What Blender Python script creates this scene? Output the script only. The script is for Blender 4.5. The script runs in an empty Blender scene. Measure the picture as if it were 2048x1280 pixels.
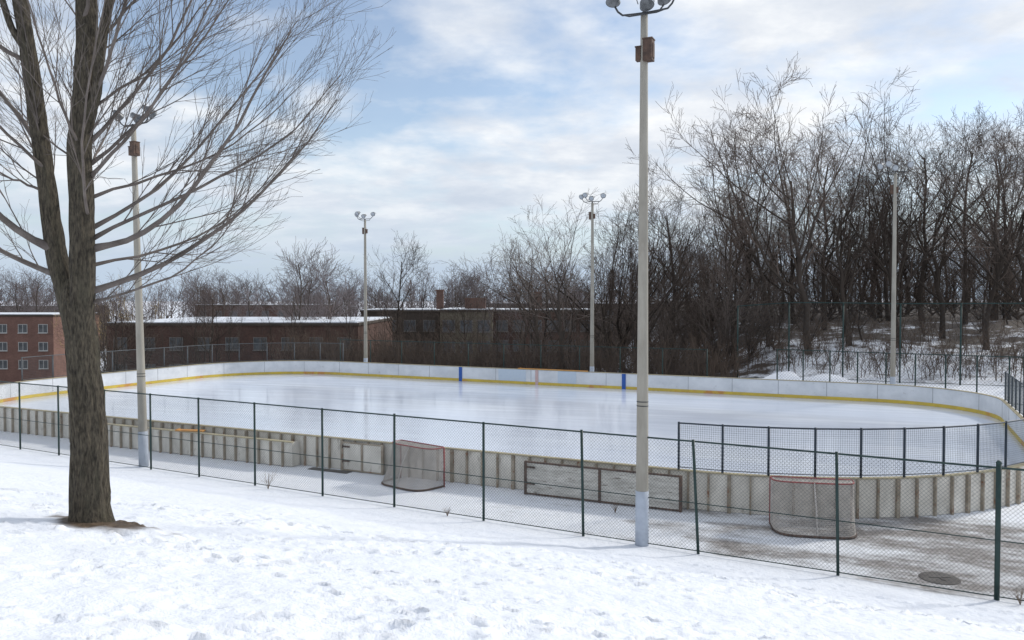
import bpy, math, random
import numpy as np
from mathutils import Vector, Matrix
random.seed(5)
rng=np.random.default_rng(7)
sc=bpy.context.scene
COL=sc.collection
A=math.radians(25.5); CA=math.cos(A); SA=math.sin(A)
def W(u,v): return (u*CA+v*SA, -u*SA+v*CA)

# ---------------------------------------------------------------- terrain height
def sstep(a,b,x):
    t=np.clip((x-a)/(b-a),0,1); return t*t*(3-2*t)
LAT=np.random.default_rng(3).random((256,256))
def vnoise(x,y):
    xi=np.floor(x).astype(int); yi=np.floor(y).astype(int)
    fx=x-xi; fy=y-yi; fx=fx*fx*(3-2*fx); fy=fy*fy*(3-2*fy)
    a=LAT[xi%256,yi%256]; b=LAT[(xi+1)%256,yi%256]; c=LAT[xi%256,(yi+1)%256]; d=LAT[(xi+1)%256,(yi+1)%256]
    return (a*(1-fx)+b*fx)*(1-fy)+(c*(1-fx)+d*fx)*fy-0.5
def hill_s(X,Y): return (18.93-0.544*X-Y)/1.1384
def Hbase(X,Y):
    X=np.asarray(X,float); Y=np.asarray(Y,float)
    s=hill_s(X,Y); sp=np.clip(s,0,None)
    e=sp-0.6*(1-np.exp(-sp/0.6))
    hill=0.229*e
    hill=np.where(s>17.5,0.229*16.9+0.06*(s-17.5),hill)
    hill=hill+ (0.10*vnoise(X*0.35+9,Y*0.35)+0.05*vnoise(X*0.9,Y*0.9+4))*sstep(0.3,2.5,s)
    U=X*CA-Y*SA; V=X*SA+Y*CA
    v=np.maximum(V-49.0,-U-46.5)
    v=np.where(s>0,0,v); vp=np.clip(v,0,None)
    drop=-9.0*sstep(0,38,vp)
    rise=np.minimum(3.5,0.125*vp)+0.7*vnoise(X*0.12,Y*0.12)*sstep(1,8,vp)
    w=sstep(8,19,X-0.10*(Y-50))
    pile=(0.72+0.9*vnoise(X*0.9,Y*0.9))*np.exp(-((U+4.0)/4.2)**2-((V-50.0)/1.1)**2)
    return hill+drop*(1-w)+rise*w+pile
def zg(x,y): return float(Hbase(np.array([x]),np.array([y]))[0])

# ---------------------------------------------------------------- materials
def newmat(name):
    m=bpy.data.materials.new(name); m.use_nodes=True
    nt=m.node_tree; b=nt.nodes['Principled BSDF']; return m,nt,b
def N(nt,t,**kw):
    n=nt.nodes.new(t)
    for k,v in kw.items():
        if k in n.inputs: n.inputs[k].default_value=v
        else: setattr(n,k,v)
    return n
def ramp(nt,fac,stops):
    r=nt.nodes.new('ShaderNodeValToRGB'); nt.links.new(fac,r.inputs[0])
    el=r.color_ramp.elements
    while len(el)<len(stops): el.new(0.5)
    for e,(p,c) in zip(el,stops):
        e.position=p; e.color=(c[0],c[1],c[2],1) if len(c)>=3 else (c[0],)*3+(1,)
    return r.outputs[0]
def mat(name,c1,c2=None,scale=6,rough=0.7,metal=0.0,bump=0.0,bscale=None,stretch=(1,1,1),lo=0.35,hi=0.65,detail=6,spec=0.4,extra=None):
    m,nt,b=newmat(name); L=nt.links.new
    c2=c2 or tuple(x*0.75 for x in c1)
    tc=N(nt,'ShaderNodeTexCoord'); mp=N(nt,'ShaderNodeMapping'); mp.inputs['Scale'].default_value=stretch
    L(tc.outputs['Object'],mp.inputs[0])
    n=N(nt,'ShaderNodeTexNoise',Scale=scale,Detail=detail,Roughness=0.6); L(mp.outputs[0],n.inputs['Vector'])
    col=ramp(nt,n.outputs[0],[(lo,c2),(hi,c1)])
    if extra:
        n2=N(nt,'ShaderNodeTexNoise',Scale=extra[1],Detail=8,Roughness=0.65); L(mp.outputs[0],n2.inputs['Vector'])
        f=ramp(nt,n2.outputs[0],[(extra[2],(0,0,0)),(extra[3],(1,1,1))])
        mx=N(nt,'ShaderNodeMix',data_type='RGBA'); L(f,mx.inputs[0]); L(col,mx.inputs[6]); mx.inputs[7].default_value=(*extra[0],1); col=mx.outputs[2]
    L(col,b.inputs['Base Color'])
    b.inputs['Roughness'].default_value=rough; b.inputs['Metallic'].default_value=metal
    b.inputs['Specular IOR Level'].default_value=spec
    if bump:
        nb=N(nt,'ShaderNodeTexNoise',Scale=bscale or scale*3,Detail=8,Roughness=0.65); L(mp.outputs[0],nb.inputs['Vector'])
        bp=N(nt,'ShaderNodeBump',Strength=0.9,Distance=bump); L(nb.outputs[0],bp.inputs['Height']); L(bp.outputs[0],b.inputs['Normal'])
    return m
M={}
M['bark']=mat('bark_olive_brown',(0.15,0.126,0.09),(0.036,0.030,0.023),scale=14,rough=0.95,bump=0.09,bscale=16,stretch=(2.6,2.6,0.6),lo=0.35,hi=0.65,extra=((0.115,0.106,0.073),1.6,0.52,0.82))
M['twig']=mat('twig_grey',(0.185,0.158,0.142),(0.10,0.083,0.073),scale=3,rough=0.85)
def flatmat(name,c,rough=0.95):
    m,nt,b=newmat(name); b.inputs['Roughness'].default_value=rough; b.inputs['Specular IOR Level'].default_value=0.1
    oi=N(nt,'ShaderNodeObjectInfo'); r=ramp(nt,oi.outputs['Random'],[(0.0,tuple(x*0.68 for x in c)),(0.5,c),(1.0,tuple(x*1.4 for x in c))]); nt.links.new(r,b.inputs['Base Color'])
    return m
M['fartrunk']=flatmat('far_bark_dark',(0.062,0.050,0.042))
M['farcrown']=flatmat('far_twigs_dark',(0.115,0.090,0.076))
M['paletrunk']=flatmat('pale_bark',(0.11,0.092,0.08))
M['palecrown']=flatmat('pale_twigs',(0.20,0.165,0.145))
M['hazecrown']=flatmat('hazy_twigs',(0.165,0.142,0.142))  # distance haze is mixed into this twig colour
M['willow']=flatmat('willow_twigs',(0.34,0.26,0.12))
M['brush']=flatmat('thicket_stems',(0.088,0.066,0.052))
M['weed']=mat('dry_weed',(0.20,0.14,0.08),(0.10,0.06,0.04),scale=5,rough=0.95)
M['concrete_pole']=mat('pole_concrete',(0.38,0.355,0.305),(0.29,0.27,0.23),scale=4,rough=0.85,bump=0.004,bscale=40,stretch=(1,1,0.25),extra=((0.22,0.185,0.14),2.2,0.57,0.78))
M['pole_paint']=mat('pole_base_paint',(0.46,0.51,0.58),(0.38,0.42,0.49),scale=5,rough=0.7,extra=((0.5,0.28,0.18),3.0,0.68,0.75))
M['rustbox']=mat('rusty_box',(0.13,0.08,0.058),(0.06,0.04,0.032),scale=7,rough=0.8)
M['darkmetal']=mat('dark_metal',(0.09,0.095,0.10),(0.05,0.052,0.055),scale=6,rough=0.5,metal=0.6)
M['lamphouse']=mat('lamp_housing_metal',(0.20,0.21,0.22),(0.11,0.115,0.12),scale=6,rough=0.45,metal=0.5)
M['lens']=mat('lamp_lens',(0.50,0.53,0.56),(0.36,0.39,0.42),scale=9,rough=0.08,spec=0.8)
M['greenpost']=mat('green_post_paint',(0.020,0.050,0.045),(0.012,0.030,0.028),scale=6,rough=0.5,extra=((0.10,0.07,0.05),9,0.66,0.75))
M['wire']=mat('galvanised_wire',(0.12,0.135,0.135),(0.07,0.08,0.08),scale=6,rough=0.6)
M['bluepost']=mat('navy_frame_paint',(0.030,0.045,0.065),(0.018,0.028,0.040),scale=6,rough=0.5)
M['greypost']=mat('grey_frame',(0.12,0.13,0.135),(0.07,0.076,0.08),scale=6,rough=0.6)
M['farwire']=mat('far_wire',(0.075,0.08,0.082),(0.05,0.052,0.054),scale=6,rough=0.7)
M['board']=mat('white_board_weathered',(0.76,0.775,0.79),(0.62,0.64,0.66),scale=1.1,rough=0.5,stretch=(1,1,1.2),extra=((0.42,0.41,0.40),3.4,0.62,0.80))
M['boardout']=mat('outer_board_dirty',(0.76,0.725,0.65),(0.54,0.51,0.45),scale=2.2,rough=0.8,stretch=(1,1,0.5),extra=((0.27,0.23,0.18),5.0,0.59,0.76))
M['yellow']=mat('yellow_kick',(0.68,0.50,0.07),(0.56,0.41,0.08),scale=1.5,rough=0.5,extra=((0.56,0.27,0.07),0.35,0.55,0.60))
M['cap']=mat('cap_rail_yellow',(0.46,0.40,0.25),(0.32,0.28,0.20),scale=2,rough=0.7)
M['rib']=mat('rib_weathered',(0.40,0.345,0.27),(0.23,0.19,0.14),scale=3,rough=0.85,extra=((0.20,0.09,0.045),5,0.56,0.67))
M['seam']=mat('panel_seam',(0.34,0.35,0.36),(0.28,0.28,0.29),rough=0.8)
M['bluemark']=mat('blue_line_paint',(0.035,0.12,0.42),(0.025,0.09,0.34),rough=0.5)
M['redmark']=mat('faded_red_paint',(0.62,0.44,0.41),(0.56,0.38,0.36),rough=0.6)
M['palepanel']=mat('pale_blue_panel',(0.56,0.63,0.70),(0.52,0.60,0.68),rough=0.5)
M['peel']=mat('peeling_white_paint',(0.62,0.60,0.55),(0.40,0.38,0.34),scale=2.6,rough=0.9,lo=0.38,hi=0.62,stretch=(0.5,1,3.0),bump=0.004,extra=((0.20,0.175,0.145),6,0.56,0.66))
M['orange']=mat('orange_plank',(0.62,0.30,0.07),(0.50,0.22,0.05),rough=0.7)
M['shade_and_drain']=mat('shade_strip',(0.08,0.07,0.066),(0.13,0.12,0.11),scale=3,rough=0.9)  # dark tone of the painted shade strip, shared with the drain cover
M['goalred']=mat('goal_red_paint',(0.34,0.085,0.08),(0.22,0.06,0.055),scale=6,rough=0.6)
M['net']=mat('goal_net_cord',(0.55,0.51,0.47),(0.38,0.355,0.33),rough=0.9)
M['brick']=mat('red_brick',(0.27,0.155,0.125),(0.21,0.12,0.098),scale=0.6,rough=0.9)
M['darkbrick']=mat('dark_brick',(0.145,0.085,0.068),(0.085,0.054,0.045),scale=0.25,rough=0.9)
M['chimneybrick']=mat('chimney_brick',(0.17,0.10,0.078),(0.12,0.075,0.06),scale=0.4,rough=0.9)
M['tanbrick']=mat('tan_brick',(0.22,0.19,0.14),(0.16,0.14,0.105),scale=0.4,rough=0.9)
M['umber']=mat('umber_wall',(0.095,0.076,0.062),(0.065,0.053,0.044),scale=0.4,rough=0.9)
M['roofsnow']=mat('roof_snow',(0.80,0.83,0.88),(0.62,0.65,0.70),scale=0.3,rough=0.8)
M['trim']=mat('window_trim',(0.62,0.62,0.60),(0.5,0.5,0.48),rough=0.7)
M['pane']=mat('window_pane',(0.15,0.16,0.17),(0.07,0.075,0.08),scale=1,rough=0.5,spec=0.3)
M['darktrim']=mat('window_trim_brown',(0.24,0.225,0.21),(0.16,0.15,0.14),rough=0.8)

def brickify(m,s):
    nt=m.node_tree; b=nt.nodes['Principled BSDF']; L=nt.links.new
    src=b.inputs['Base Color'].links[0].from_socket
    tc=N(nt,'ShaderNodeTexCoord'); sp=N(nt,'ShaderNodeSeparateXYZ'); L(tc.outputs['Object'],sp.inputs[0])
    ad=N(nt,'ShaderNodeMath',operation='ADD'); L(sp.outputs[0],ad.inputs[0]); L(sp.outputs[1],ad.inputs[1])
    cb=N(nt,'ShaderNodeCombineXYZ'); L(ad.outputs[0],cb.inputs[0]); L(sp.outputs[2],cb.inputs[1])
    bt=N(nt,'ShaderNodeTexBrick',Scale=s); L(cb.outputs[0],bt.inputs['Vector'])
    bt.inputs['Color1'].default_value=(1,1,1,1); bt.inputs['Color2'].default_value=(.75,.75,.75,1); bt.inputs['Mortar'].default_value=(.9,.9,.88,1)
    mx=N(nt,'ShaderNodeMix',data_type='RGBA',blend_type='MULTIPLY'); mx.inputs[0].default_value=1
    L(src,mx.inputs[6]); L(bt.outputs[0],mx.inputs[7]); L(mx.outputs[2],b.inputs['Base Color'])
for k in('brick','darkbrick','tanbrick'): brickify(M[k],3.0)

# ---------------------------------------------------------------- mesh builder
class MB:
    def __init__(s): s.v=[]; s.f=[]; s.n=0
    def add(s,verts,faces):
        verts=np.asarray(verts,float).reshape(-1,3); faces=np.asarray(faces,int)
        s.v.append(verts); s.f.append(faces+s.n); s.n+=len(verts)
    def box(s,x0,x1,y0,y1,z0,z1):
        v=[(x,y,z) for z in(z0,z1) for y in(y0,y1) for x in(x0,x1)]
        s.add(v,[[0,2,3,1],[4,5,7,6],[0,1,5,4],[2,6,7,3],[0,4,6,2],[1,3,7,5]])
    def obox(s,c,ux,uy,hx,hy,z0,z1):
        c=np.array(c);ux=np.array(ux);uy=np.array(uy)
        v=[]
        for z in(z0,z1):
            for b in(-hy,hy):
                for a in(-hx,hx):
                    p=c+ux*a+uy*b; v.append((p[0],p[1],z))
        s.add(v,[[0,2,3,1],[4,5,7,6],[0,1,5,4],[2,6,7,3],[0,4,6,2],[1,3,7,5]])
    def tubes(s,P,R,sides,cap=False):
        P=np.asarray(P,float); R=np.asarray(R,float)
        if P.ndim==2: P=P[None]; R=R[None] if R.ndim==1 else R
        B,n,_=P.shape
        T=np.empty_like(P); T[:,1:-1]=P[:,2:]-P[:,:-2]; T[:,0]=P[:,1]-P[:,0]; T[:,-1]=P[:,-1]-P[:,-2]
        T/=np.linalg.norm(T,axis=2,keepdims=True)+1e-9
        m=np.abs(T).mean(axis=1); ref=np.zeros((B,3)); ref[np.arange(B),m.argmin(axis=1)]=1
        X=np.cross(T,ref[:,None,:]); X/=np.linalg.norm(X,axis=2,keepdims=True)+1e-9
        Y=np.cross(T,X)
        a=np.arange(sides)*2*np.pi/sides
        V=P[:,:,None,:]+R[:,:,None,None]*(np.cos(a)[None,None,:,None]*X[:,:,None,:]+np.sin(a)[None,None,:,None]*Y[:,:,None,:])
        idx=np.arange(B*n*sides).reshape(B,n,sides)
        i0=idx[:,:-1,:]; i1=idx[:,1:,:]
        F=np.stack([i0,np.roll(i0,-1,axis=2),np.roll(i1,-1,axis=2),i1],axis=-1).reshape(-1,4)
        base=s.n
        s.add(V.reshape(-1,3),F)
        if cap:
            for b in range(B):
                s.f.append((idx[b,0][::-1]+base)[None]); s.f.append((idx[b,-1]+base)[None])
    def lathe(s,prof,sides=16,mtx=None):
        a=np.arange(sides)*2*np.pi/sides
        V=np.array([[(r*math.cos(t),r*math.sin(t),z) for t in a] for r,z in prof]).reshape(-1,3)
        idx=np.arange(len(prof)*sides).reshape(len(prof),sides)
        F=np.stack([idx[:-1],np.roll(idx[:-1],-1,1),np.roll(idx[1:],-1,1),idx[1:]],-1).reshape(-1,4)
        s.add(V,F)
    def mesh(s,name,mt,smooth=False):
        me=bpy.data.meshes.new(name)
        V=np.concatenate(s.v); me.vertices.add(len(V)); me.vertices.foreach_set('co',V.astype(np.float32).ravel())
        loops=np.concatenate([f.ravel() for f in s.f]); tot=np.concatenate([np.full(len(f),f.shape[1]) for f in s.f])
        st=np.concatenate([[0],np.cumsum(tot)[:-1]])
        me.loops.add(len(loops)); me.loops.foreach_set('vertex_index',loops.astype(np.int32))
        me.polygons.add(len(tot)); me.polygons.foreach_set('loop_start',st.astype(np.int32)); me.polygons.foreach_set('loop_total',tot.astype(np.int32))
        me.polygons.foreach_set('use_smooth',np.full(len(tot),smooth))
        me.update(calc_edges=True); me.validate(); me.materials.append(mt)
        return me
def top(name,loc,rotz=0,label='',cat='',group=None,data=None):
    o=bpy.data.objects.new(name,data); COL.objects.link(o); o.location=loc; o.rotation_euler[2]=rotz
    if data is None: o.empty_display_size=0.5
    o['label']=label; o['category']=cat
    if group:o['group']=group
    return o
def part(name,me,parent,loc=(0,0,0),label=None):
    o=bpy.data.objects.new(name,me); COL.objects.link(o); o.parent=parent; o.location=loc
    if label:o['label']=label
    return o
def struct(name,me,loc=(0,0,0),rotz=0,kind='structure'):
    o=bpy.data.objects.new(name,me); COL.objects.link(o); o.location=loc; o.rotation_euler[2]=rotz; o['kind']=kind; return o

# ---------------------------------------------------------------- ground sheet
def graded(segs):
    out=[]
    for a,b,st in segs: out.append(np.arange(a,b,st))
    out.append([segs[-1][1]]); return np.concatenate(out)
gx=graded([(-3000,-400,260),(-400,-100,20),(-100,-24,2.5),(-24,-10,0.4),(-10,11,0.05),(11,26,0.3),(26,110,2.5),(110,400,20),(400,3000,260)])
gy=graded([(-60,-4,4),(-4,4.5,0.5),(4.5,17,0.05),(17,34,0.25),(34,60,0.6),(60,130,1.6),(130,400,15),(400,4000,300)])
GX,GY=np.meshgrid(gx,gy)
GZ=Hbase(GX,GY)
S=hill_s(GX,GY); onhill=sstep(0.25,1.2,S)
near=sstep(22,14,GY)*sstep(16,11,np.abs(GX))
bump=0.08*vnoise(GX*1.3,GY*1.3)+0.055*np.maximum(0,vnoise(GX*3.6+7,GY*3.6))+0.040*vnoise(GX*8.3,GY*8.3+3)*sstep(-.25,.3,vnoise(GX*.6,GY*.6))
GZ+=bump*onhill*near
fr=np.random.default_rng(11)
dz=np.zeros_like(GZ)
def foot(cx,cy,ang,dep,ln=0.15,wd=0.07):
    ix=np.searchsorted(gx,[cx-0.6,cx+0.6]); iy=np.searchsorted(gy,[cy-0.6,cy+0.6])
    if ix[1]-ix[0]<2 or iy[1]-iy[0]<2: return
    sx=GX[iy[0]:iy[1],ix[0]:ix[1]]-cx; sy=GY[iy[0]:iy[1],ix[0]:ix[1]]-cy
    a=sx*math.cos(ang)+sy*math.sin(ang); b=-sx*math.sin(ang)+sy*math.cos(ang)
    q=(a/ln)**2+(b/wd)**2
    dz[iy[0]:iy[1],ix[0]:ix[1]]+= -dep*np.exp(-q**1.5)+dep*0.5*np.exp(-(np.sqrt(q)-1.5)**2/0.10)
for k in range(24):
    x,y=fr.uniform(-8,9),fr.uniform(5,15); ang=fr.uniform(-0.6,0.5)+(math.pi if fr.random()<.5 else 0)
    for i in range(fr.integers(8,20)):
        ang+=fr.normal(0,0.12); x+=0.62*math.cos(ang); y+=0.62*math.sin(ang); sd=0.10 if i%2 else -0.10
        foot(x-sd*math.sin(ang),y+sd*math.cos(ang),ang+fr.normal(0,.2),fr.uniform(0.045,0.10))
for k in range(900):
    foot(fr.uniform(-9,10),fr.uniform(4.8,16),fr.uniform(0,6.28),fr.uniform(0.012,0.045)*fr.choice([1,-.8]),fr.uniform(.05,.13),fr.uniform(.045,.085))
GZ+=np.clip(dz,-.12,.06)*onhill
TX,TY=-6.33,11.9
dT=np.hypot((GX-TX-0.2)/0.9,(GY-TY)/0.7)
GZ+=0.10*np.exp(-(dT/0.7)**2)
nx,ny=len(gx),len(gy)
idx=np.arange(nx*ny).reshape(ny,nx)
mb=MB(); mb.add(np.stack([GX,GY,GZ],-1).reshape(-1,3),np.stack([idx[:-1,:-1],idx[:-1,1:],idx[1:,1:],idx[1:,:-1]],-1).reshape(-1,4))
UU=GX*CA-GY*SA; VV=GX*SA+GY*CA
apron=sstep(0.55,-0.25,S)*sstep(23,22,VV)*1.0
apron*= 0.24+0.76*sstep(-12,2,UU)
rgt=sstep(10,20,GX-0.1*(GY-50))
litter=sstep(48.2,51,VV)*sstep(84,70,VV)*(1-rgt)+rgt*(0.22*sstep(50,54,VV)+0.38*sstep(60,70,VV)+.4*sstep(74,84,VV))*sstep(600,300,VV)
litter=np.maximum(litter,0.6*sstep(-45,-48,UU)*sstep(20,25,VV)*sstep(110,90,VV))
litter*=1-np.exp(-((UU+4.0)/5)**2-((VV-50.0)/1.8)**2)
ring=sstep(1.15,0.5,dT+0.9*vnoise(GX*2.3,GY*2.3)+0.5*vnoise(GX*6,GY*6))
gm,nt,b=newmat('ground_snow'); L=nt.links.new
at=N(nt,'ShaderNodeAttribute'); at.attribute_name='mask'; sp=N(nt,'ShaderNodeSeparateColor'); L(at.outputs['Color'],sp.inputs[0])
geo=N(nt,'ShaderNodeNewGeometry')
def noise(scale,detail=8,rough=0.6,st=None,rot=None):
    v=geo.outputs['Position']
    if st or rot:
        mp=N(nt,'ShaderNodeMapping'); 
        if rot: 
            mp.inputs['Rotation'].default_value=(0,0,rot)
        L(v,mp.inputs[0]); v=mp.outputs[0]
        if st:
            mp2=N(nt,'ShaderNodeMapping'); mp2.inputs['Scale'].default_value=st; L(v,mp2.inputs[0]); v=mp2.outputs[0]
    n=N(nt,'ShaderNodeTexNoise',Scale=scale,Detail=detail,Roughness=rough); L(v,n.inputs['Vector']); return n.outputs[0]
def math_(op,a,b_=None,clamp=False):
    m=N(nt,'ShaderNodeMath',operation=op); m.use_clamp=clamp
    for i,x in enumerate((a,b_)):
        if x is None: continue
        if hasattr(x,'links') or hasattr(x,'is_output'): L(x,m.inputs[i])
        else: m.inputs[i].default_value=x
    return m.outputs[0]
def mixc(f,a,c):
    m=N(nt,'ShaderNodeMix',data_type='RGBA'); L(f,m.inputs[0])
    for i,x in((6,a),(7,c)):
        if isinstance(x,tuple): m.inputs[i].default_value=(*x,1)
        else: L(x,m.inputs[i])
    return m.outputs[2]
snow=ramp(nt,noise(1.1,4),[(0.3,(0.80,0.835,0.90)),(0.7,(0.87,0.895,0.94))])
na=noise(0.75,9,0.66,st=(0.55,1.4,1),rot=A)
th=math_('ADD',na,math_('MULTIPLY',sp.outputs[0],0.34))
fa=ramp(nt,th,[(0.71,(0,0,0)),(0.88,(1,1,1))])
fa=math_('MULTIPLY',fa,math_('MULTIPLY',sp.outputs[0],1.7,True),True)
dirt=ramp(nt,noise(5,8,0.7),[(0.3,(0.125,0.112,0.103)),(0.55,(0.27,0.25,0.238)),(0.75,(0.52,0.525,0.53))])
asnow=ramp(nt,noise(2.5,8,0.7),[(0.35,(0.57,0.58,0.60)),(0.65,(0.78,0.80,0.84))])
base=mixc(sp.outputs[0],snow,asnow)
c=mixc(fa,base,dirt)
fl=ramp(nt,math_('ADD',noise(0.55,8,0.7),math_('MULTIPLY',sp.outputs[1],0.40)),[(0.60,(0,0,0)),(0.72,(1,1,1))])
fl=math_('MULTIPLY',fl,math_('MULTIPLY',sp.outputs[1],4.0,True),True)
c=mixc(fl,c,(0.075,0.058,0.047))
er=ramp(nt,noise(9,8,0.7),[(0.3,(0.045,0.032,0.024)),(0.6,(0.14,0.10,0.065)),(0.75,(0.38,0.34,0.29))])
c=mixc(sp.outputs[2],c,er)
L(c,b.inputs['Base Color']); b.inputs['Roughness'].default_value=0.65; b.inputs['Specular IOR Level'].default_value=0.25
bp=N(nt,'ShaderNodeBump',Strength=1.0,Distance=0.05)
hh=math_('ADD',math_('MULTIPLY',noise(5.5,5,0.58),1.0),math_('MULTIPLY',noise(24,3,0.6),0.18))
L(hh,bp.inputs['Height']); L(bp.outputs[0],b.inputs['Normal'])
gme=mb.mesh('ground',gm,True)
ca=gme.color_attributes.new('mask','FLOAT_COLOR','POINT')
buf=np.ones((nx*ny,4),np.float32); buf[:,0]=apron.ravel(); buf[:,1]=litter.ravel(); buf[:,2]=ring.ravel()
ca.data.foreach_set('color',buf.ravel())
struct('ground',gme)

# ---------------------------------------------------------------- rink
UL,UR,V0,V1=-42.0,4.3,20.45,45.3
RNR,RFR,RFL,RNL=9.0,5.0,7.0,8.5      # corner radii
ZI=0.05; ZT=1.0
CU,CV=(UL+UR)/2,(V0+V1)/2
hx,hy=(UR-UL)/2,(V1-V0)/2
def rink_path(step=0.5):
    pts=[]
    def line(a,b):
        n=max(1,int(round(math.dist(a,b)/step)))
        for i in range(n): t=i/n; pts.append((a[0]+(b[0]-a[0])*t,a[1]+(b[1]-a[1])*t))
    def arc(c,a0,R):
        n=int(R*math.pi/2/step)
        for i in range(n):
            t=a0+math.pi/2*i/n; pts.append((c[0]+R*math.cos(t),c[1]+R*math.sin(t)))
    line((-hx+RNL,-hy),(hx-RNR,-hy)); arc((hx-RNR,-hy+RNR),-math.pi/2,RNR)
    line((hx,-hy+RNR),(hx,hy-RFR)); arc((hx-RFR,hy-RFR),0,RFR)
    line((hx-RFR,hy),(-hx+RFL,hy)); arc((-hx+RFL,hy-RFL),math.pi/2,RFL)
    line((-hx,hy-RFL),(-hx,-hy+RNL)); arc((-hx+RNL,-hy+RNL),math.pi,RNL)
    return np.array(pts)
RP=rink_path(0.5)
def normals(P,closed=True):
    if closed: T=np.roll(P,-1,0)-np.roll(P,1,0)
    else: T=np.gradient(P,axis=0)
    T/=np.linalg.norm(T,axis=1,keepdims=True); return np.stack([T[:,1],-T[:,0]],1),T
def extr(mb,P,o0,o1,z0,z1):
    Nn,_=normals(P); n=len(P)
    ring=[]
    for o,z in((o0,z0),(o1,z0),(o1,z1),(o0,z1)):
        q=P+Nn*o; ring.append(np.column_stack([q,np.full(n,z)]))
    V=np.stack(ring,1)
    idx=np.arange(n*4).reshape(n,4)
    i0=idx; i1=np.roll(idx,-1,0)
    F=np.stack([i0,np.roll(i0,-1,1),np.roll(i1,-1,1),i1],-1).reshape(-1,4)
    mb.add(V.reshape(-1,3),F)
cx,cy=W(CU,CV)
im,nt,b=newmat('rink_ice'); L=nt.links.new
geo=N(nt,'ShaderNodeNewGeometry')
n1=noise(0.25,4,0.5,st=(0.25,1.0,1),rot=A+0.1); n2=noise(1.2,6,0.6,st=(0.15,1.5,1),rot=A-0.15)
col=ramp(nt,math_('ADD',math_('MULTIPLY',n1,0.7),math_('MULTIPLY',n2,0.3)),[(0.36,(0.64,0.70,0.81)),(0.5,(0.69,0.745,0.85)),(0.64,(0.76,0.81,0.89))])
L(col,b.inputs['Base Color']); b.inputs['IOR'].default_value=1.36
L(ramp(nt,n2,[(0.35,(0.07,)*3),(0.65,(0.20,)*3)]),b.inputs['Roughness'])
bp=N(nt,'ShaderNodeBump',Strength=0.2,Distance=0.002); L(noise(2,3,0.5),bp.inputs['Height']); L(bp.outputs[0],b.inputs['Normal'])
mb=MB(); q=RP; n=len(q)
V=np.column_stack([q,np.full(n,ZI)]); mb.add(V,np.arange(n)[None])
V2=np.concatenate([V,np.column_stack([q,np.full(n,-0.05)])]); i=np.arange(n); j=(i+1)%n
mb.add(V2,np.stack([i,i+n,j+n,j],-1))
struct('ice_water',mb.mesh('ice',im),(cx,cy,0),-A)

rb=top('rink_boards',(cx,cy,0),-A,'white weathered hockey rink boards with yellow kick strip','rink boards')
mb=MB(); extr(mb,RP,0.0,0.05,ZI-.01,ZT-.04); part('board_panel',mb.mesh('board_panel',M['board']),rb)
mb=MB(); extr(mb,RP,0.052,0.07,0.01,ZT-.045); part('outer_skin',mb.mesh('outer_skin',M['boardout']),rb,label='dirty cream outer face of the boards')
mb=MB(); extr(mb,RP,-0.015,-0.002,ZI+.005,ZI+.17); part('kick_strip',mb.mesh('kick_strip',M['yellow']),rb)
mb=MB(); extr(mb,RP,-0.03,0.11,ZT-.034,ZT); part('cap_rail',mb.mesh('cap_rail',M['cap']),rb)
RD=rink_path(0.50); Nn,Tt=normals(RD)
mb=MB()
for k,(p,nn,tt) in enumerate(zip(RD,Nn,Tt)):
    w=0.022 if k%4 else 0.042
    mb.obox(p+nn*0.115,tt,nn,w,0.042,0.0,ZT-.04)
part('rib_frame',mb.mesh('rib_frame',M['rib']),rb)
RS=rink_path(2.4); Nn,Tt=normals(RS)
mb=MB(); mb.box(-.012,.012,-.002,.002,ZI+.173,ZT-.042); sme=mb.mesh('panel_seam',M['seam'])
for p,nn,tt in zip(RS,Nn,Tt):
    s_=part('panel_seam',sme,rb,(p[0]-nn[0]*.003,p[1]-nn[1]*.003,0)); s_.rotation_euler[2]=math.atan2(tt[1],tt[0])
def mark(name,u,w,m,lab,z0=ZI+.173,z1=ZT-.041,o=0.009):
    mb=MB(); mb.box(-w/2,w/2,-0.003,0.003,z0,z1); part(name,mb.mesh(name,m),rb,(u-CU,hy-o,0),lab)
mark('line_marker',-25.3,0.24,M['bluemark'],'blue line painted on the boards',ZI+.003,o=0.022)
mark('line_marker',-14.3,0.24,M['bluemark'],'blue line painted on the boards',ZI+.003,o=0.022)
mark('line_marker',-19.9,0.20,M['redmark'],'faded red centre line on the boards',ZI+.003,o=0.022)
mark('pale_panel',-21.6,1.9,M['palepanel'],'pale blue replacement panel',o=0.009)
mark('pale_panel',-17.9,1.2,M['palepanel'],'pale blue replacement panel',o=0.009)
mb=MB(); mb.box(-2.3,2.3,-0.09,0.09,0,0.04); mb.box(-2.2,-2.1,-0.07,0.07,-0.0,0.06)
x,y=W(-18.9,45.36); top('wooden_plank',(x,y,ZT+.002),-A,'long orange plank lying on top of the far boards','plank',data=mb.mesh('plank',M['orange']))

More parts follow.
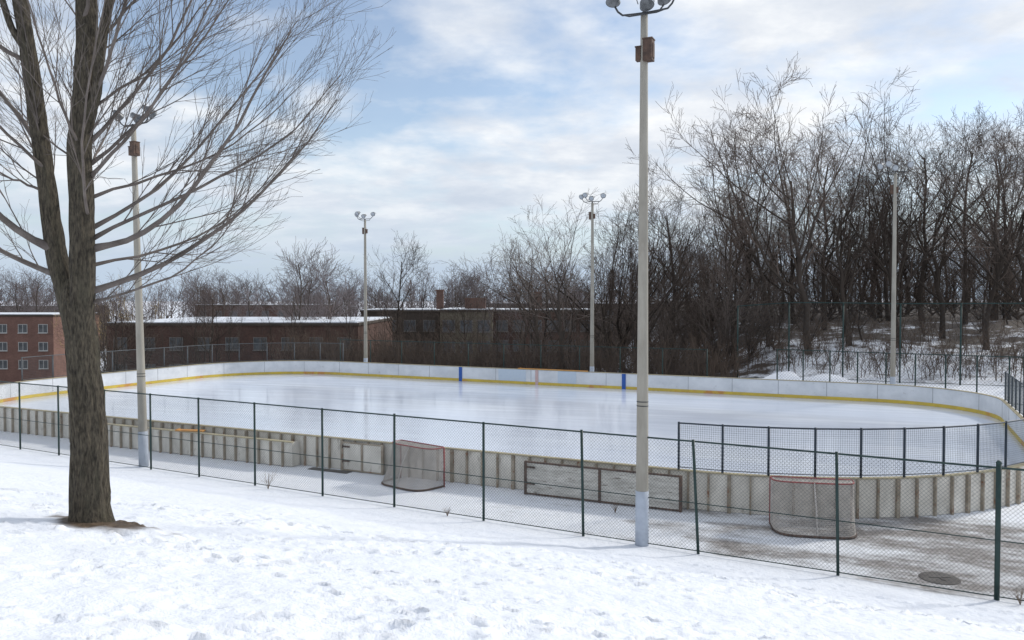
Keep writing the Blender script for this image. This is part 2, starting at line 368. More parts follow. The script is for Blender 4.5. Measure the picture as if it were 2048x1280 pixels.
# mesh screens and fences
def screen_fence(name,P,z0,z1,postm,wirem,label,loc,rotz,grid=0.06,wr=0.0025,diag=False,pr=0.03,midrail=False,cat='fence',lean=None,group=None):
    f=top(name,loc,rotz,label,cat,group)
    zb=np.array([z0]*len(P)) if np.isscalar(z0) else np.array(z0)
    h=z1
    pm=MB(); pm.tubes([[0,0,0],[0,0,h+0.03]],[pr,pr],8,True); pme=pm.mesh('fence_post',postm,True)
    for k,(p,z) in enumerate(zip(P,zb)):
        o=part('post',pme,f,(p[0],p[1],z))
        if lean and k in lean: o.rotation_euler=(0.02,lean[k],0); o.scale=(1,1,1.01)
    wm=MB(); starts=[];ends=[]
    for zz,rr in [(h,.65),(0.06,.35)]+([(h*0.45,.33)] if midrail else []):
        rm=MB(); path=np.column_stack([P[:,0],P[:,1],zb+zz]); rm.tubes(path,[pr*rr]*len(P),6); part('rail',rm.mesh('fence_rail',postm,True),f)
    for a,bb,za,zc in zip(P[:-1],P[1:],zb[:-1],zb[1:]):
        a=np.array(a,float);bb=np.array(bb,float); Lh=np.linalg.norm(bb-a); d=(bb-a)/Lh
        def pt(u,z): t=u/Lh; return (a[0]+d[0]*u,a[1]+d[1]*u,za+(zc-za)*t+z)
        if diag:
            for s_ in(1,-1):
                for c in np.arange(-h,Lh+h,grid*1.4142):
                    u0,u1=(c,c+h*s_); du=u1-u0
                    ta=(0-u0)/du; tb=(Lh-u0)/du
                    lo,hi=min(ta,tb),max(ta,tb)
                    t0=max(0.02,lo); t1=min(1.0,hi)
                    if t1-t0<0.01: continue
                    starts.append(pt(u0+du*t0,h*t0)); ends.append(pt(u0+du*t1,h*t1))
        else:
            for u in np.arange(grid,Lh,grid): starts.append(pt(u,0.05)); ends.append(pt(u,h))
            for z in np.arange(0.08,h,grid): starts.append(pt(0,z)); ends.append(pt(Lh,z))
    PP=np.stack([np.array(starts),np.array(ends)],1); wm.tubes(PP,np.full(PP.shape[:2],wr),3)
    part('wire_mesh',wm.mesh('fence_wire',wirem),f)
    return f
def resample(P,step):
    P=np.array(P,float); d=np.concatenate([[0],np.cumsum(np.linalg.norm(np.diff(P,axis=0),axis=1))])
    n=max(1,int(round(d[-1]/step))); t=np.linspace(0,d[-1],n+1)
    return np.column_stack([np.interp(t,d,P[:,0]),np.interp(t,d,P[:,1])])
fine=rink_path(0.25); Nf,_=normals(fine); outer=fine+Nf*0.10
uv=outer+np.array([CU,CV])
sel=[i for i,(u,v) in enumerate(uv) if (v<30 and u>-5.1) or (u>3.5 and v<40.5)]
screen_fence('mesh_screen',resample(outer[sel],1.12),ZT+.002,1.2,M['bluepost'],M['wire'],'navy framed wire mesh screen above the rink end boards',(cx,cy,0),-A,grid=0.055,wr=0.0027,pr=0.031)
sel=[i for i,(u,v) in enumerate(uv) if (u<-34.5 and v>33) or (u<-41.5 and v>27)]
screen_fence('mesh_screen',resample(outer[sel],1.9),ZT+.002,1.25,M['greypost'],M['farwire'],'grey framed wire mesh screen above the far end boards',(cx,cy,0),-A,grid=0.09,wr=0.004,pr=0.035)

FX=[-22,-19.8,-17.6,-15.6,-13.4,-11.4,-9.47,-7.42,-5.18,-3.05,-.69,1.62,3.94,6.36,8.69,9.9]
FP=np.array([(x,18.93-0.544*x) for x in FX]); fo=FP[0].copy()
nf=screen_fence('chain_link_fence',FP-fo,[0.0]*len(FP),2.38,M['greenpost'],M['wire'],'dark green chain link fence at the foot of a snow slope',(fo[0],fo[1],0.0),0,grid=0.055,wr=0.0025,diag=True,pr=0.031,midrail=True,lean={12:-.055,13:-.03,11:-.02,9:.008})
mb=MB(); mb.tubes([[0,0,-0.1],[0,0,2.45]],[0.046,0.046],10,True); mb.lathe([(0.046,2.449),(0.052,2.47),(0.025,2.51),(0.001,2.515)],10)
pp=FP[-2]-fo; part('corner_post',mb.mesh('corner_post',M['greenpost'],True),nf,(pp[0],pp[1],0),'thick corner post')

def far_fence(a,b,step,h,label,grid=0.1,pr=0.035,wr=0.003,mm='greypost',mid=False):
    P=resample([W(*a),W(*b)],step); o=P[0].copy()
    return screen_fence('chain_link_fence',P-o,[zg(x,y) if abs((x*SA+y*CA)-50)>1.8 else 0.2 for x,y in P],h,M[mm],M['farwire'],label,(o[0],o[1],0),0,grid=grid,wr=wr,diag=True,pr=pr,midrail=mid)
far_fence((-37,48.0),(-10,48.0),2.6,2.35,'weathered chain link fence in front of a dark thicket',grid=.14,mm='greenpost')
far_fence((-6,48.0),(11,47.0),1.45,2.45,'dark green chain link fence beside a snowy wooded bank',wr=0.004,grid=.12,mm='greenpost',pr=.04)
far_fence((-9,52.5),(16,52.5),3.3,4.7,'tall chain link backstop fence in front of woods',grid=0.24,pr=0.05,mm='greenpost',wr=.004)

# bench enclosure and gates
def uvthing(name,u,v,label,cat): 
    x,y=W(u,v); return top(name,(x,y,0),-A,label,cat)
be=uvthing('players_bench',-22.2,19.95,'white ribbed plywood wall of the players bench beside the rink','bench')
a_=MB(); a_.box(-5,4.9,0,0.03,0.02,0.80)
a_.box(4.87,4.9,0.035,0.36,0.02,0.80); a_.box(-5,-4.97,0.035,0.36,0.02,0.80)
part('wall',a_.mesh('bench_wall',M['boardout']),be)
r_=MB(); r_.box(-.022,.022,-.085,-.002,0,.78); rme=r_.mesh('bench_rib',M['rib'])
for u in np.arange(-4.96,4.91,0.5): part('rib',rme,be,(u,0,0))
c_=MB(); c_.box(-5.02,4.93,-0.09,0.045,0.802,0.835); part('cap_rail',c_.mesh('bench_cap',M['cap']),be)
c_=MB(); c_.box(-4.9,4.8,0.06,0.32,0.38,0.42)
for u in(-4.5,-1.5,1.5,4.4): c_.box(u-.03,u+.03,0.08,0.30,0.0,0.381)
part('seat',c_.mesh('bench_seat',M['rustbox']),be)
c_=MB(); c_.box(-0.5,0.5,-0.12,0.12,0,0.04); c_.box(-0.5,-0.44,-0.12,0.12,0.039,0.06)
x,y=W(-21.8,20.0); top('wooden_plank',(x,y,0.84),-A+0.3,'short orange plank resting across the bench wall','plank',data=c_.mesh('short_plank',M['orange']))
def gate(u,w,v,label,m,h=1.0,n=3,fm='rib'):
    g=uvthing('rink_gate',u,v,label,'gate')
    p=MB(); f=MB()
    for i in range(n):
        a=-w/2+w*i/n+0.036; b_=-w/2+w*(i+1)/n-0.036
        p.box(a,b_,0.0,0.03,0.06,h-0.05)
    for i in range(n+1):
        a=-w/2+w*i/n; f.box(a-0.035,a+0.035,-0.03,0.05,0.01,h)
    for i in range(n):
        a=-w/2+w*i/n+0.036; b_=-w/2+w*(i+1)/n-0.036
        f.box(a,b_,-0.02,0.045,h-0.045,h-0.002); f.box(a,b_,-0.02,0.045,0.02,0.058)
    part('panel',p.mesh('gate_panel',m),g); part('frame',f.mesh('gate_frame',M[fm]),g)
    for z in(0.3,0.75):
        h_=MB(); h_.box(-w/2+0.04,-w/2+0.30,-0.045,-0.031,z,z+0.05); h_.tubes([[-w/2+.03,-0.045,z-.03],[-w/2+.03,-0.045,z+.08]],[.016]*2,8,True)
        part('hinge',h_.mesh('gate_hinge',M['rustbox']),g)
gate(-6.95,4.3,19.95,'weathered wooden gate with peeling white paint beside the boards',M['peel'],0.93,2,'rustbox')
gate(-14.8,1.5,20.25,'stained cream gate panel with rusty hinges',M['boardout'],0.92,2,'rib')
c_=MB(); c_.box(-0.75,0.75,-0.14,0.14,0,0.02); c_.box(-0.7,0.7,-0.11,0.11,0.019,0.028)
x,y=W(-15.9,20.05); top('shade_strip',(x,y,0.004),-A,'narrow dark strip painted as shade on thin snow by the gate','mat',data=c_.mesh('mat',M['shade_and_drain']))  # dark strip stands in for shade on the ground below the gate opening
c_=MB(); c_.lathe([(0.001,0.02),(0.28,0.02),(0.30,0.018),(0.36,0.012),(0.37,0.0)],20)
c_.box(-0.2,0.2,-0.02,0.02,0.019,0.03); c_.box(-0.02,0.02,-0.2,-0.021,0.019,0.03)
top('drain_cover',(8.25,15.3,0.0),0,'dark round drain cover in slushy ground','drain cover',data=c_.mesh('drain',M['shade_and_drain']))

# ---------------------------------------------------------------- hockey goals
def resample3(P,n):
    P=np.array(P,float); d=np.concatenate([[0],np.cumsum(np.linalg.norm(np.diff(P,axis=0),axis=1))]); t=np.linspace(0,d[-1],n)
    return np.column_stack([np.interp(t,d,P[:,k]) for k in range(3)])
def make_goal(u,v,rot,label):
    x,y=W(u,v); g=top('hockey_goal',(x,y,0.0),rot,label,'hockey goal','hockey goals')
    w=0.915; h=1.14
    def curve(dep,z,n=17,wd=w):
        P=[(-wd,0,z)]
        for i in range(n):
            t=math.pi*i/(n-1); P.append((-wd*abs(math.cos(t))**0.45*(1 if math.cos(t)>0 else -1),-dep*math.sin(t)**0.45,z))
        P.append((wd,0,z)); 
        Q=[P[0]]
        for p in P[1:]:
            if math.dist(p,Q[-1])>1e-3:Q.append(p)
        return resample3(Q,33)
    f=MB()
    f.tubes([[-w,0,0],[-w,0,h-.02],[-w+.02,0,h],[w-.02,0,h],[w,0,h-.02],[w,0,0]],[.028]*6,10,True)
    part('front_frame',f.mesh('goal_front',M['goalred'],True),g)
    f=MB(); bc=curve(1.0,0.03); tcv=curve(0.50,h)
    f.tubes(tcv,[.018]*33,8,True); part('top_rail',f.mesh('goal_top',M['goalred'],True),g)
    f=MB(); f.tubes(bc,[.028]*33,8,True); part('base_frame',f.mesh('goal_base',M['rustbox'],True),g)
    f=MB(); f.tubes([[0,-0.5,h],[0,-0.8,0.6],[0,-0.99,0.03]],[.020]*3,6)
    part('back_brace',f.mesh('goal_brace',M['net'],True),g)
    nm=MB(); K=90; r=.0068
    tb=resample3(tcv,K); bb=resample3(bc,K)
    def P(i,t):
        a=tb[i];b_=bb[i]; q=a*(1-t)+b_*t; q[1]+=0.05*math.sin(t*math.pi)+0.015*math.sin(i*.7)*math.sin(t*math.pi); return q
    V=np.array([[P(i,t) for t in np.linspace(0,1,5)] for i in range(K)]); nm.tubes(V,np.full(V.shape[:2],r),3)
    V=np.array([[P(i,t) for i in range(0,K)] for t in np.linspace(0.04,0.97,28)]); nm.tubes(V,np.full(V.shape[:2],r),3)
    V=np.array([[tb[i]*(1-s)+np.array([tb[i][0],0,h])*s for s in(0,1)] for i in range(K)]); nm.tubes(V,np.full(V.shape[:2],r),3)
    part('net',nm.mesh('goal_net',M['net']),g)
    return g
make_goal(-1.72,20.05,-A+0.24,'red hockey goal with pale net, backed against the boards')
make_goal(-12.45,19.95,-A-0.25,'faded red hockey goal turned away beside the rink boards')

# ---------------------------------------------------------------- light poles
def arm_pts():
    P=[]
    for t in np.linspace(-1,1,15):
        x=0.70*t; z=11.38+0.26*max(0,(abs(t)-0.72)/0.28)**1.6
        P.append((x,0.10*math.cos(t*1.5),z))
    return P
def make_lamp_mesh():
    h=MB(); h.lathe([(0.001,-0.22),(0.06,-0.22),(0.08,-0.16),(0.085,-0.10),(0.13,-0.04),(0.155,0.05),(0.165,0.085),(0.148,0.09)],18)
    h.tubes([[-0.18,0,0.0],[-0.18,0,-0.12],[-0.06,0,-0.20]],[.011]*3,6); h.tubes([[0.18,0,0.0],[0.18,0,-0.12],[0.06,0,-0.20]],[.011]*3,6)
    l=MB(); l.lathe([(0.147,0.085),(0.125,0.108),(0.07,0.122),(0.001,0.128)],18)
    return h.mesh('lamp_housing',M['lamphouse'],True),l.mesh('lamp_lens',M['lens'],True)
lh,ll=make_lamp_mesh()
pm=MB(); zz=np.linspace(0,11.3,12); pm.tubes([[0,0,z] for z in zz],[0.142-0.065*z/11.3 for z in zz],18,True); me_pole=pm.mesh('pole_shaft',M['concrete_pole'],True)
pm=MB(); pm.tubes([[0,0,-0.1],[0,0,0.6],[0,0,1.18]],[0.149,0.147,0.144],18,True); me_base=pm.mesh('pole_base',M['pole_paint'],True)
def bandmesh(z,h,r):
    p=MB(); p.tubes([[0,0,z],[0,0,z+h]],[r]*2,18,True); return p.mesh('pole_band',M['darkmetal'],True)
bands=[bandmesh(3.0,.02,.130),bandmesh(3.09,.02,.129),bandmesh(11.2,.16,.05)]
def bevbox(mb,x0,x1,y0,y1,z0,z1):
    mb.box(x0,x1,y0,y1,z0,z1); mb.box(x0-.012,x1+.012,y0-.012,y1+.012,z1-.001,z1+.025)
pm=MB(); bevbox(pm,0.02,0.22,-0.18,0.04,10.30,10.74); pm.box(0.219,0.235,-0.12,0.0,10.36,10.66); me_box1=pm.mesh('ballast_box',M['rustbox'])
pm=MB(); bevbox(pm,-0.17,-0.06,-0.08,0.06,10.34,10.62); me_box2=pm.mesh('junction_box',M['rustbox'])
pm=MB(); pm.tubes(arm_pts(),[.022]*15,8,True)
pm.tubes([[0,0,11.3],[0,0.1,11.36],[0.25,0.3,11.45],[0.3,0.45,11.60]],[.018]*4,8)
pm.tubes([[-0.5,0.06,11.39],[-0.3,-0.1,11.28],[0.3,-0.1,11.28],[0.5,0.06,11.39]],[.014]*4,8)
me_arm=pm.mesh('pole_arm',M['darkmetal'],True)
def make_pole(u,v,label,rot,lean=0,h=1.0):
    x,y=W(u,v); p=top('floodlight_pole',(x,y,zg(x,y)),0,label,'light pole','floodlight poles around the rink')
    p.rotation_euler=(0,lean,rot); p.scale=(1,1,h)
    part('shaft',me_pole,p); part('base_sleeve',me_base,p)
    for bm in bands: part('band',bm,p)
    part('ballast_box',me_box1,p); part('junction_box',me_box2,p); part('crossarm',me_arm,p)
    for (lx,ly,lz,rz) in((-0.70,0.0,11.74,0.35),(0.0,0.14,11.60,0),(0.70,0.0,11.74,-0.35),(0.3,0.45,11.78,-.1)):
        l=part('lamp',lh,p,(lx,ly,lz)); l.rotation_euler=(math.radians(-118),0,rz)
        part('lens',ll,l)
make_pole(-4.92,16.93,'tall concrete floodlight pole with rusty boxes and pale base',-A,h=1.018)
make_pole(-21.7,18.0,'slightly leaning concrete floodlight pole with pale painted base',-A,lean=-0.026,h=0.965)
make_pole(-34.0,47.0,'concrete floodlight pole rising behind the far boards',math.pi-A,h=0.97)
make_pole(-16.9,47.0,'concrete floodlight pole rising behind the far boards',math.pi-A,h=1.0)
make_pole(-0.0,47.0,'concrete floodlight pole beside the snowy wooded bank',math.pi-A,h=1.06)

# ---------------------------------------------------------------- trees (vectorised growth)
def norm(v): return v/(np.linalg.norm(v,axis=-1,keepdims=True)+1e-9)
def grow(P,Rr,k,tmin,length,ang,nseg,trop,wander,g,rr=0.6,tip=0.35,bias=None,rmax=None,tpow=1.0,lenshape=0.5):
    B,n,_=P.shape
    t=tmin+(1-tmin)*((np.arange(k)[None,:]+g.random((B,k)))/k)**tpow
    f=np.clip(t,0,0.999)*(n-1); i=f.astype(int); fr=(f-i)[...,None]; bi=np.arange(B)[:,None]
    p=P[bi,i]*(1-fr)+P[bi,i+1]*fr; T=norm(P[bi,i+1]-P[bi,i]); r=Rr[bi,i]*(1-fr[...,0])+Rr[bi,i+1]*fr[...,0]
    rnd=norm(g.normal(size=p.shape)); pr=norm(rnd-(rnd*T).sum(-1,keepdims=True)*T)
    a=np.radians(ang[0]+(ang[1]-ang[0])*g.random(t.shape))[...,None]
    d=np.cos(a)*T+np.sin(a)*pr
    if bias is not None: d=norm(d+np.array(bias))
    ln=(length*(0.65+0.6*g.random(t.shape))*(1-lenshape*(t-tmin)/(1-tmin+1e-6)))
    pts=[p]; step=(ln/nseg)[...,None]
    tr=np.array(trop)
    for s in range(nseg):
        d=norm(d+tr/nseg+g.normal(size=d.shape)*wander/math.sqrt(nseg)); pts.append(pts[-1]+d*step)
    Q=np.stack(pts,2).reshape(B*k,nseg+1,3)
    r0=r*rr
    if rmax: r0=np.minimum(r0,rmax)
    Rn=(r0[...,None]*np.linspace(1,tip,nseg+1)).reshape(B*k,nseg+1)
    return Q,Rn
def make_tree_meshes(seed,kind,light=False):
    g=np.random.default_rng(seed)
    t=np.linspace(0,1,8)
    if kind=='vase':    th=5.2; r0=0.13; k1,l1,a1,tm=10,6.0,(18,54),0.28; k2,k3,k4=7,5,3
    elif kind=='oval':  th=8.8; r0=0.11; k1,l1,a1,tm=14,3.7,(32,60),0.28; k2,k3,k4=6,5,2
    elif kind=='lean':  th=6.0; r0=0.12; k1,l1,a1,tm=11,5.6,(24,60),0.32; k2,k3,k4=7,6,3
    elif kind=='sapling': th=8.8; r0=0.055; k1,l1,a1,tm=12,2.6,(22,48),0.10; k2,k3,k4=5,3,0
    elif kind=='shrub': th=1.2; r0=0.10; k1,l1,a1,tm=16,7.5,(8,55),0.05; k2,k3,k4=7,5,2
    if light: k4=0
    x=np.cumsum(g.normal(0,0.12,8)); y=np.cumsum(g.normal(0,0.12,8)); x-=x[0]; y-=y[0]
    if kind=='lean': x-=t**1.5*1.6
    P0=np.stack([x,y,t*th-0.25*(t==0)],-1)[None]; R0=(r0*(1-0.70*t)*np.where(t==0,1.35,1))[None]
    P1,R1=grow(P0,R0,k1,tm,l1,a1,7,(0,0,0.62),0.26,g,rr=0.62,tip=0.22,lenshape=0.35 if kind!='oval' else 0.7)
    P2,R2=grow(P1,R1,k2,0.18,2.3 if kind!='sapling' else 1.1,(22,55),4,(0,0,0.38),0.28,g,rr=0.6,tip=0.3)
    P3,R3=grow(P2,R2,k3,0.15,1.15 if kind!='sapling' else .6,(22,55),3,(0,0,0.25),0.30,g,rr=0.6,tip=0.4)
    R3=np.maximum(R3,0.0060 if not light else .0098)
    zmax=max(P2[...,2].max(),P3[...,2].max(),P1[...,2].max()); s=10/zmax
    m0=MB(); m0.tubes(P0*s,R0*s,8); m0.tubes(P1*s,R1*s,5)
    m1=MB(); m1.tubes(P2*s,R2*s,3); m1.tubes(P3*s,R3*s,3)
    if k4:
        P4,R4=grow(P3,R3,k4,0.1,0.5,(22,55),2,(0,0,0.2),0.3,g,rr=0.75,tip=0.6); R4=np.maximum(R4,0.0050); m1.tubes(P4*s,R4*s,3)
    return m0,m1
PROTO={}
def proto(key,seed,kind,mt,mc,light=False):
    m0,m1=make_tree_meshes(seed,kind,light); PROTO[key]=(m0.mesh(key+'_trunk',M[mt],True),m1.mesh(key+'_crown',M[mc],True))
for i in range(4): proto('vase%d'%i,20+i,'vase','fartrunk','farcrown')
for i in range(3): proto('oval%d'%i,40+i,'oval','fartrunk','farcrown')
proto('lean0',50,'lean','fartrunk','farcrown'); proto('lean1',51,'lean','fartrunk','farcrown')
for i in range(3): proto('sap%d'%i,60+i,'sapling','fartrunk','farcrown')
proto('shrub0',70,'shrub','paletrunk','palecrown'); proto('shrub1',71,'shrub','fartrunk','farcrown',True); proto('shrub2',72,'shrub','fartrunk','farcrown',True)
proto('pvase0',20,'vase','paletrunk','palecrown')
proto('doval0',43,'oval','fartrunk','farcrown',True); proto('dvase0',25,'vase','fartrunk','farcrown',True)
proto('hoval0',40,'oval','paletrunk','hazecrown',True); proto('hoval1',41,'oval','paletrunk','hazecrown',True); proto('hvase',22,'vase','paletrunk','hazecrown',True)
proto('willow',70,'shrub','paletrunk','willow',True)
def tree(key,X,Y,h,label,group,rot=None,sxy=1.0,z=None,name='bare_tree'):
    z=zg(X,Y) if z is None else z
    o=top(name,(X,Y,z-0.05),rot if rot is not None else random.uniform(0,6.28),label,'tree',group)
    s=h/10; o.scale=(s*sxy,s*sxy,s)
    part('trunk',PROTO[key][0],o); part('crown',PROTO[key][1],o)
    return o
def T(key,px,Y,ytop,label,group,rot=None,sxy=1.0,name='bare_tree'):
    X=(px-1024)/1600*Y
    if X*SA+Y*CA<50.5 and X*CA-Y*SA>-46: return   # keep clear of the rink
    z=zg(X,Y); h=5.4+(597-ytop)*Y/1600-z
    return tree(key,X,Y,h,label,group,rot,sxy,z,name)
G1='bare trees on the wooded bank'
big='tall dark leafless tree on a snowy wooded bank'
T('pvase0',1130,61,385,'spreading leafless tree with fine pale twigs','bare trees behind the rink',sxy=1.05)
for k,px,Y,yt,s in [('pvase0',1075,68,410,1.05),('vase1',1210,66,400,1.0),('vase2',1285,60,335,.95),('oval0',1350,64,360,1.2),('vase3',1250,70,380,.9)]: T(k,px,Y,yt,'leafless tree rising above the thicket','bare trees behind the rink',sxy=s)
T('lean0',1620,56,160,'large leaning leafless tree with a wide crown',G1,rot=0.3,sxy=0.98)
T('lean1',1540,60,215,'large leaning leafless tree with a wide crown',G1,rot=0.2,sxy=.95)
for k,px,Y,yt,s in [('vase2',1700,58,195,.85),('vase0',1800,57,165,.9),('vase3',1885,61,230,.9),('vase2',1975,56,205,.85),
    ('vase3',2060,54,180,.9),('oval0',1930,66,235,1.1),('oval1',1650,68,235,1.1),('vase1',1590,72,270,.95),
    ('oval2',1470,70,335,1.1),('vase0',1425,74,370,.9),('vase3',1760,80,260,.95),('vase1',2020,78,240,.9),('oval2',2110,70,210,1.0),('oval1',1990,70,230,1.2),('oval2',1845,74,225,1.1)]:
    T(k,px,Y,yt,big,G1,sxy=s)
for k in range(22):
    px=random.uniform(1460,2120); Y=random.uniform(56,84); T(random.choice(['oval0','oval2','sap0','sap1','sap2','doval0','dvase0']),px,Y,random.uniform(280,460),'slender leafless tree among the woods',G1,sxy=random.uniform(.9,1.2))
for k in range(46):
    px=1250+ (k+random.random())*20; Y=random.uniform(86,150); T(random.choice(['doval0','dvase0','doval0']),px,Y,random.uniform(365,485) if px>1450 else random.uniform(440,520),'slender dark tree deep in the wood','trees deep in the wood',sxy=random.uniform(1.1,1.7))
T('shrub0',1455,57,470,'dense pale leafless shrub at the edge of the woods','bare shrubs',sxy=0.8,name='bare_shrub')
T('shrub1',1400,60,530,'dense dark leafless shrub at the edge of the woods','bare shrubs',sxy=0.9,name='bare_shrub')
T('shrub0',1340,62,510,'dense pale leafless shrub at the edge of the woods','bare shrubs',sxy=0.8,name='bare_shrub')
for px,Y,yt in((1500,57,560),(1550,58,560),(1620,60,575),(1700,62,585),(1850,62,585),(1960,62,590),(2060,60,585)):
    T('shrub1',px,Y,yt,'low tangled leafless shrub among snow patches','bare shrubs',sxy=1.2,name='bare_shrub')
for k in range(44):
    px=1280+(k+random.random())*19; Y=random.uniform(68,102); T(random.choice(['shrub1','shrub2','shrub2']),px,Y,random.uniform(475,580),'tangled dark leafless shrub under tall trees','bare shrubs',sxy=random.uniform(1.1,1.8),name='bare_shrub')
for k in range(68):
    px=random.uniform(640,1480) if k<50 else random.uniform(215,640); Y=random.uniform(56,74)-max(0,(px-900))*0.005
    if k>=50: Y=random.uniform(68,80)
    yt=random.uniform(570,645) if px<1000 else random.uniform(515,625)
    T(random.choice(['sap0','sap1','sap2']),px,Y,yt,'thin dark sapling in the thicket behind the boards','saplings behind the rink',sxy=random.uniform(.9,1.5),name='sapling_tree')
G3='bare trees near the apartment blocks'
for k,px,Y,yt,s in [('hoval0',590,92,468,1.0),('hoval1',655,96,490,1.1),('oval0',793,88,460,.85),('hoval1',850,130,520,1.0),('hoval0',620,105,500,1.1),('hoval0',900,130,528,1.1),('hvase',1000,134,515,1.0),('hoval1',960,132,525,1.1),('hvase',1040,95,480,.9),('dvase0',830,98,560,.9),('doval0',1100,98,520,1.1),('dvase0',1150,90,500,1.0),('doval0',925,92,580,1.1)]:
    T(k,px,Y,yt,'leafless tree standing among apartment blocks',G3,sxy=s)
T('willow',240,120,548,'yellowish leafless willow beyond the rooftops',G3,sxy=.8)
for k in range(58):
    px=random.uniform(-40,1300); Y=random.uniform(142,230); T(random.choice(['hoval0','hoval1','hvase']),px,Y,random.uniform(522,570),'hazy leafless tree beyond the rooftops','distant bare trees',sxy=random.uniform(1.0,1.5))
for k in range(15):
    px=random.uniform(125,600); Y=random.uniform(72,82) if px>210 else random.uniform(74,110); T(random.choice(['sap0','doval0','oval1','sap2']),px,Y,random.uniform(560,620),'small leafless tree in front of brick buildings','small trees by the buildings',sxy=1.2)
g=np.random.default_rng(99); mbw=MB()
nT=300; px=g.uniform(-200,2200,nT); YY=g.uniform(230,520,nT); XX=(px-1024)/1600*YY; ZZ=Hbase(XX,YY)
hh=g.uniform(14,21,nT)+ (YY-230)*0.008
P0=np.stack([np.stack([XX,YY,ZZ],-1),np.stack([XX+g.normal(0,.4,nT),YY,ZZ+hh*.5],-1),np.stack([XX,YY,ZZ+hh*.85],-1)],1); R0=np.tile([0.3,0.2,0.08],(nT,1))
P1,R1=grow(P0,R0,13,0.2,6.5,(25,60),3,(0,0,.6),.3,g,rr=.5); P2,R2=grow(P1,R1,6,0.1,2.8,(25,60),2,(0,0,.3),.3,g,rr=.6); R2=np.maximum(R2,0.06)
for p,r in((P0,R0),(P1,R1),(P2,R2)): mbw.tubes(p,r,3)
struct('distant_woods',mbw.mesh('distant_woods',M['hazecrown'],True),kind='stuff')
g=np.random.default_rng(5)
n=2900; U_=g.uniform(-46,20,n); V_=49.7+np.abs(g.normal(0,9,n)); X_=U_*CA+V_*SA; Y_=-U_*SA+V_*CA
keep=(X_<14)|((g.random(n)<0.7)&(V_>53.5)); X_,Y_=X_[keep],Y_[keep]; n=len(X_)
Z_=Hbase(X_,Y_)-0.1; H_=g.uniform(0.8,3.1,n)*np.where(X_>14,0.75,1)
d=g.normal(0,.22,(n,2)); P0=np.stack([np.stack([X_+d[:,0]*H_*f**1.5,Y_+d[:,1]*H_*f**1.5,Z_+H_*f],-1) for f in(0,.35,.7,1)],1)
R0=np.tile(np.array([.026,.020,.013,.007]),(n,1)); P1,R1=grow(P0,R0,6,0.15,1.0,(20,55),2,(0,0,.4),.3,g,rr=.6); R1=np.maximum(R1,.0075)
P2,R2=grow(P1,R1,2,0.2,.5,(25,60),2,(0,0,.3),.3,g,rr=.8); R2=np.maximum(R2,.007)
mbw=MB(); mbw.tubes(P0,R0,3); mbw.tubes(P1,R1,3); mbw.tubes(P2,R2,3)
struct('thicket_undergrowth',mbw.mesh('thicket',M['brush'],True),kind='stuff')

# ------------------------------- main double-stemmed tree
g=np.random.default_rng(17)
tz=zg(TX,TY); mt=top('bare_maple_tree',(TX,TY,tz-0.02),0,'large leafless tree with forked trunk in trodden snow','tree')
mtm=MB()
def stem(pts,n):
    P=np.array(pts,float); d=np.concatenate([[0],np.cumsum(np.linalg.norm(np.diff(P[:,:3],axis=0),axis=1))]); t=np.linspace(0,d[-1],n)
    out=np.column_stack([np.interp(t,d,P[:,k]) for k in range(4)])
    for _ in range(2): out[1:-1]=0.25*out[:-2]+0.5*out[1:-1]+0.25*out[2:]
    return out
def knobbly(path,sides,amp,seed,rs=0.77):
    P=path[:,:3]; Rr=path[:,3]*rs; n=len(P)
    a=np.arange(sides)*2*np.pi/sides; T_=np.gradient(P,axis=0); T_=norm(T_); ref=np.array([0,1,0.]); X=norm(np.cross(T_,ref)); Y=np.cross(T_,X)
    zz=np.concatenate([[0],np.cumsum(np.linalg.norm(np.diff(P,axis=0),axis=1))])
    am=vnoise(np.cos(a)[None,:]*2.2+seed*3+50+0*zz[:,None],np.sin(a)[None,:]*2.2+zz[:,None]*0.8+50)*2*amp
    ridge=(np.abs(vnoise(a[None,:]*8+vnoise(zz[:,None]*2.5,a[None,:]*2)*2.5+9,zz[:,None]*1.8+30))*2)*0.14
    rad=Rr[:,None]*(1+am+ridge-0.07)
    V=P[:,None,:]+rad[...,None]*(np.cos(a)[None,:,None]*X[:,None,:]+np.sin(a)[None,:,None]*Y[:,None,:])
    idx=np.arange(n*sides).reshape(n,sides); F=np.stack([idx[:-1],np.roll(idx[:-1],-1,1),np.roll(idx[1:],-1,1),idx[1:]],-1).reshape(-1,4)
    mtm.add(V.reshape(-1,3),F)
trunk=stem([(.02,0,-.15,.55),(0.02,0,.04,.42),(0.02,0,.3,.345),(0.02,0,1.2,.312),(-.02,0,2.0,.30),(-.07,0,2.7,.29),(-.12,0,3.1,.285),(-.17,0,3.35,.26),(-.20,0,3.55,.20),(-.21,0,3.7,.10)],110)
knobbly(trunk,80,.08,1)
left=stem([(-.18,0.05,2.8,.17),(-.31,.06,3.4,.19),(-.45,.06,3.95,.195),(-.54,.05,4.6,.18),(-.59,0.05,5.1,.168),(-.67,0,6,.155),(-.78,-.05,7.1,.14),(-.87,-.1,7.9,.125),(-.95,-.2,9.2,.09),(-1.1,-.2,10.6,.05),(-1.2,-.1,11.8,.02)],110); knobbly(left,44,.09,2)
right=stem([(-.06,-.05,2.8,.20),(-.02,-.08,3.4,.225),(0.0,-.08,3.95,.235),(0.0,-.08,4.6,.22),(-.02,-.06,5.1,.208),(-.04,-.05,5.7,.205),(0.03,0,6.35,.23),(.07,0,7.1,.21),(0.02,.1,7.9,.185),(.05,.15,9.2,.12),(.2,.2,10.6,.07),(.3,.2,12,.02)],110); knobbly(right,46,.10,3)
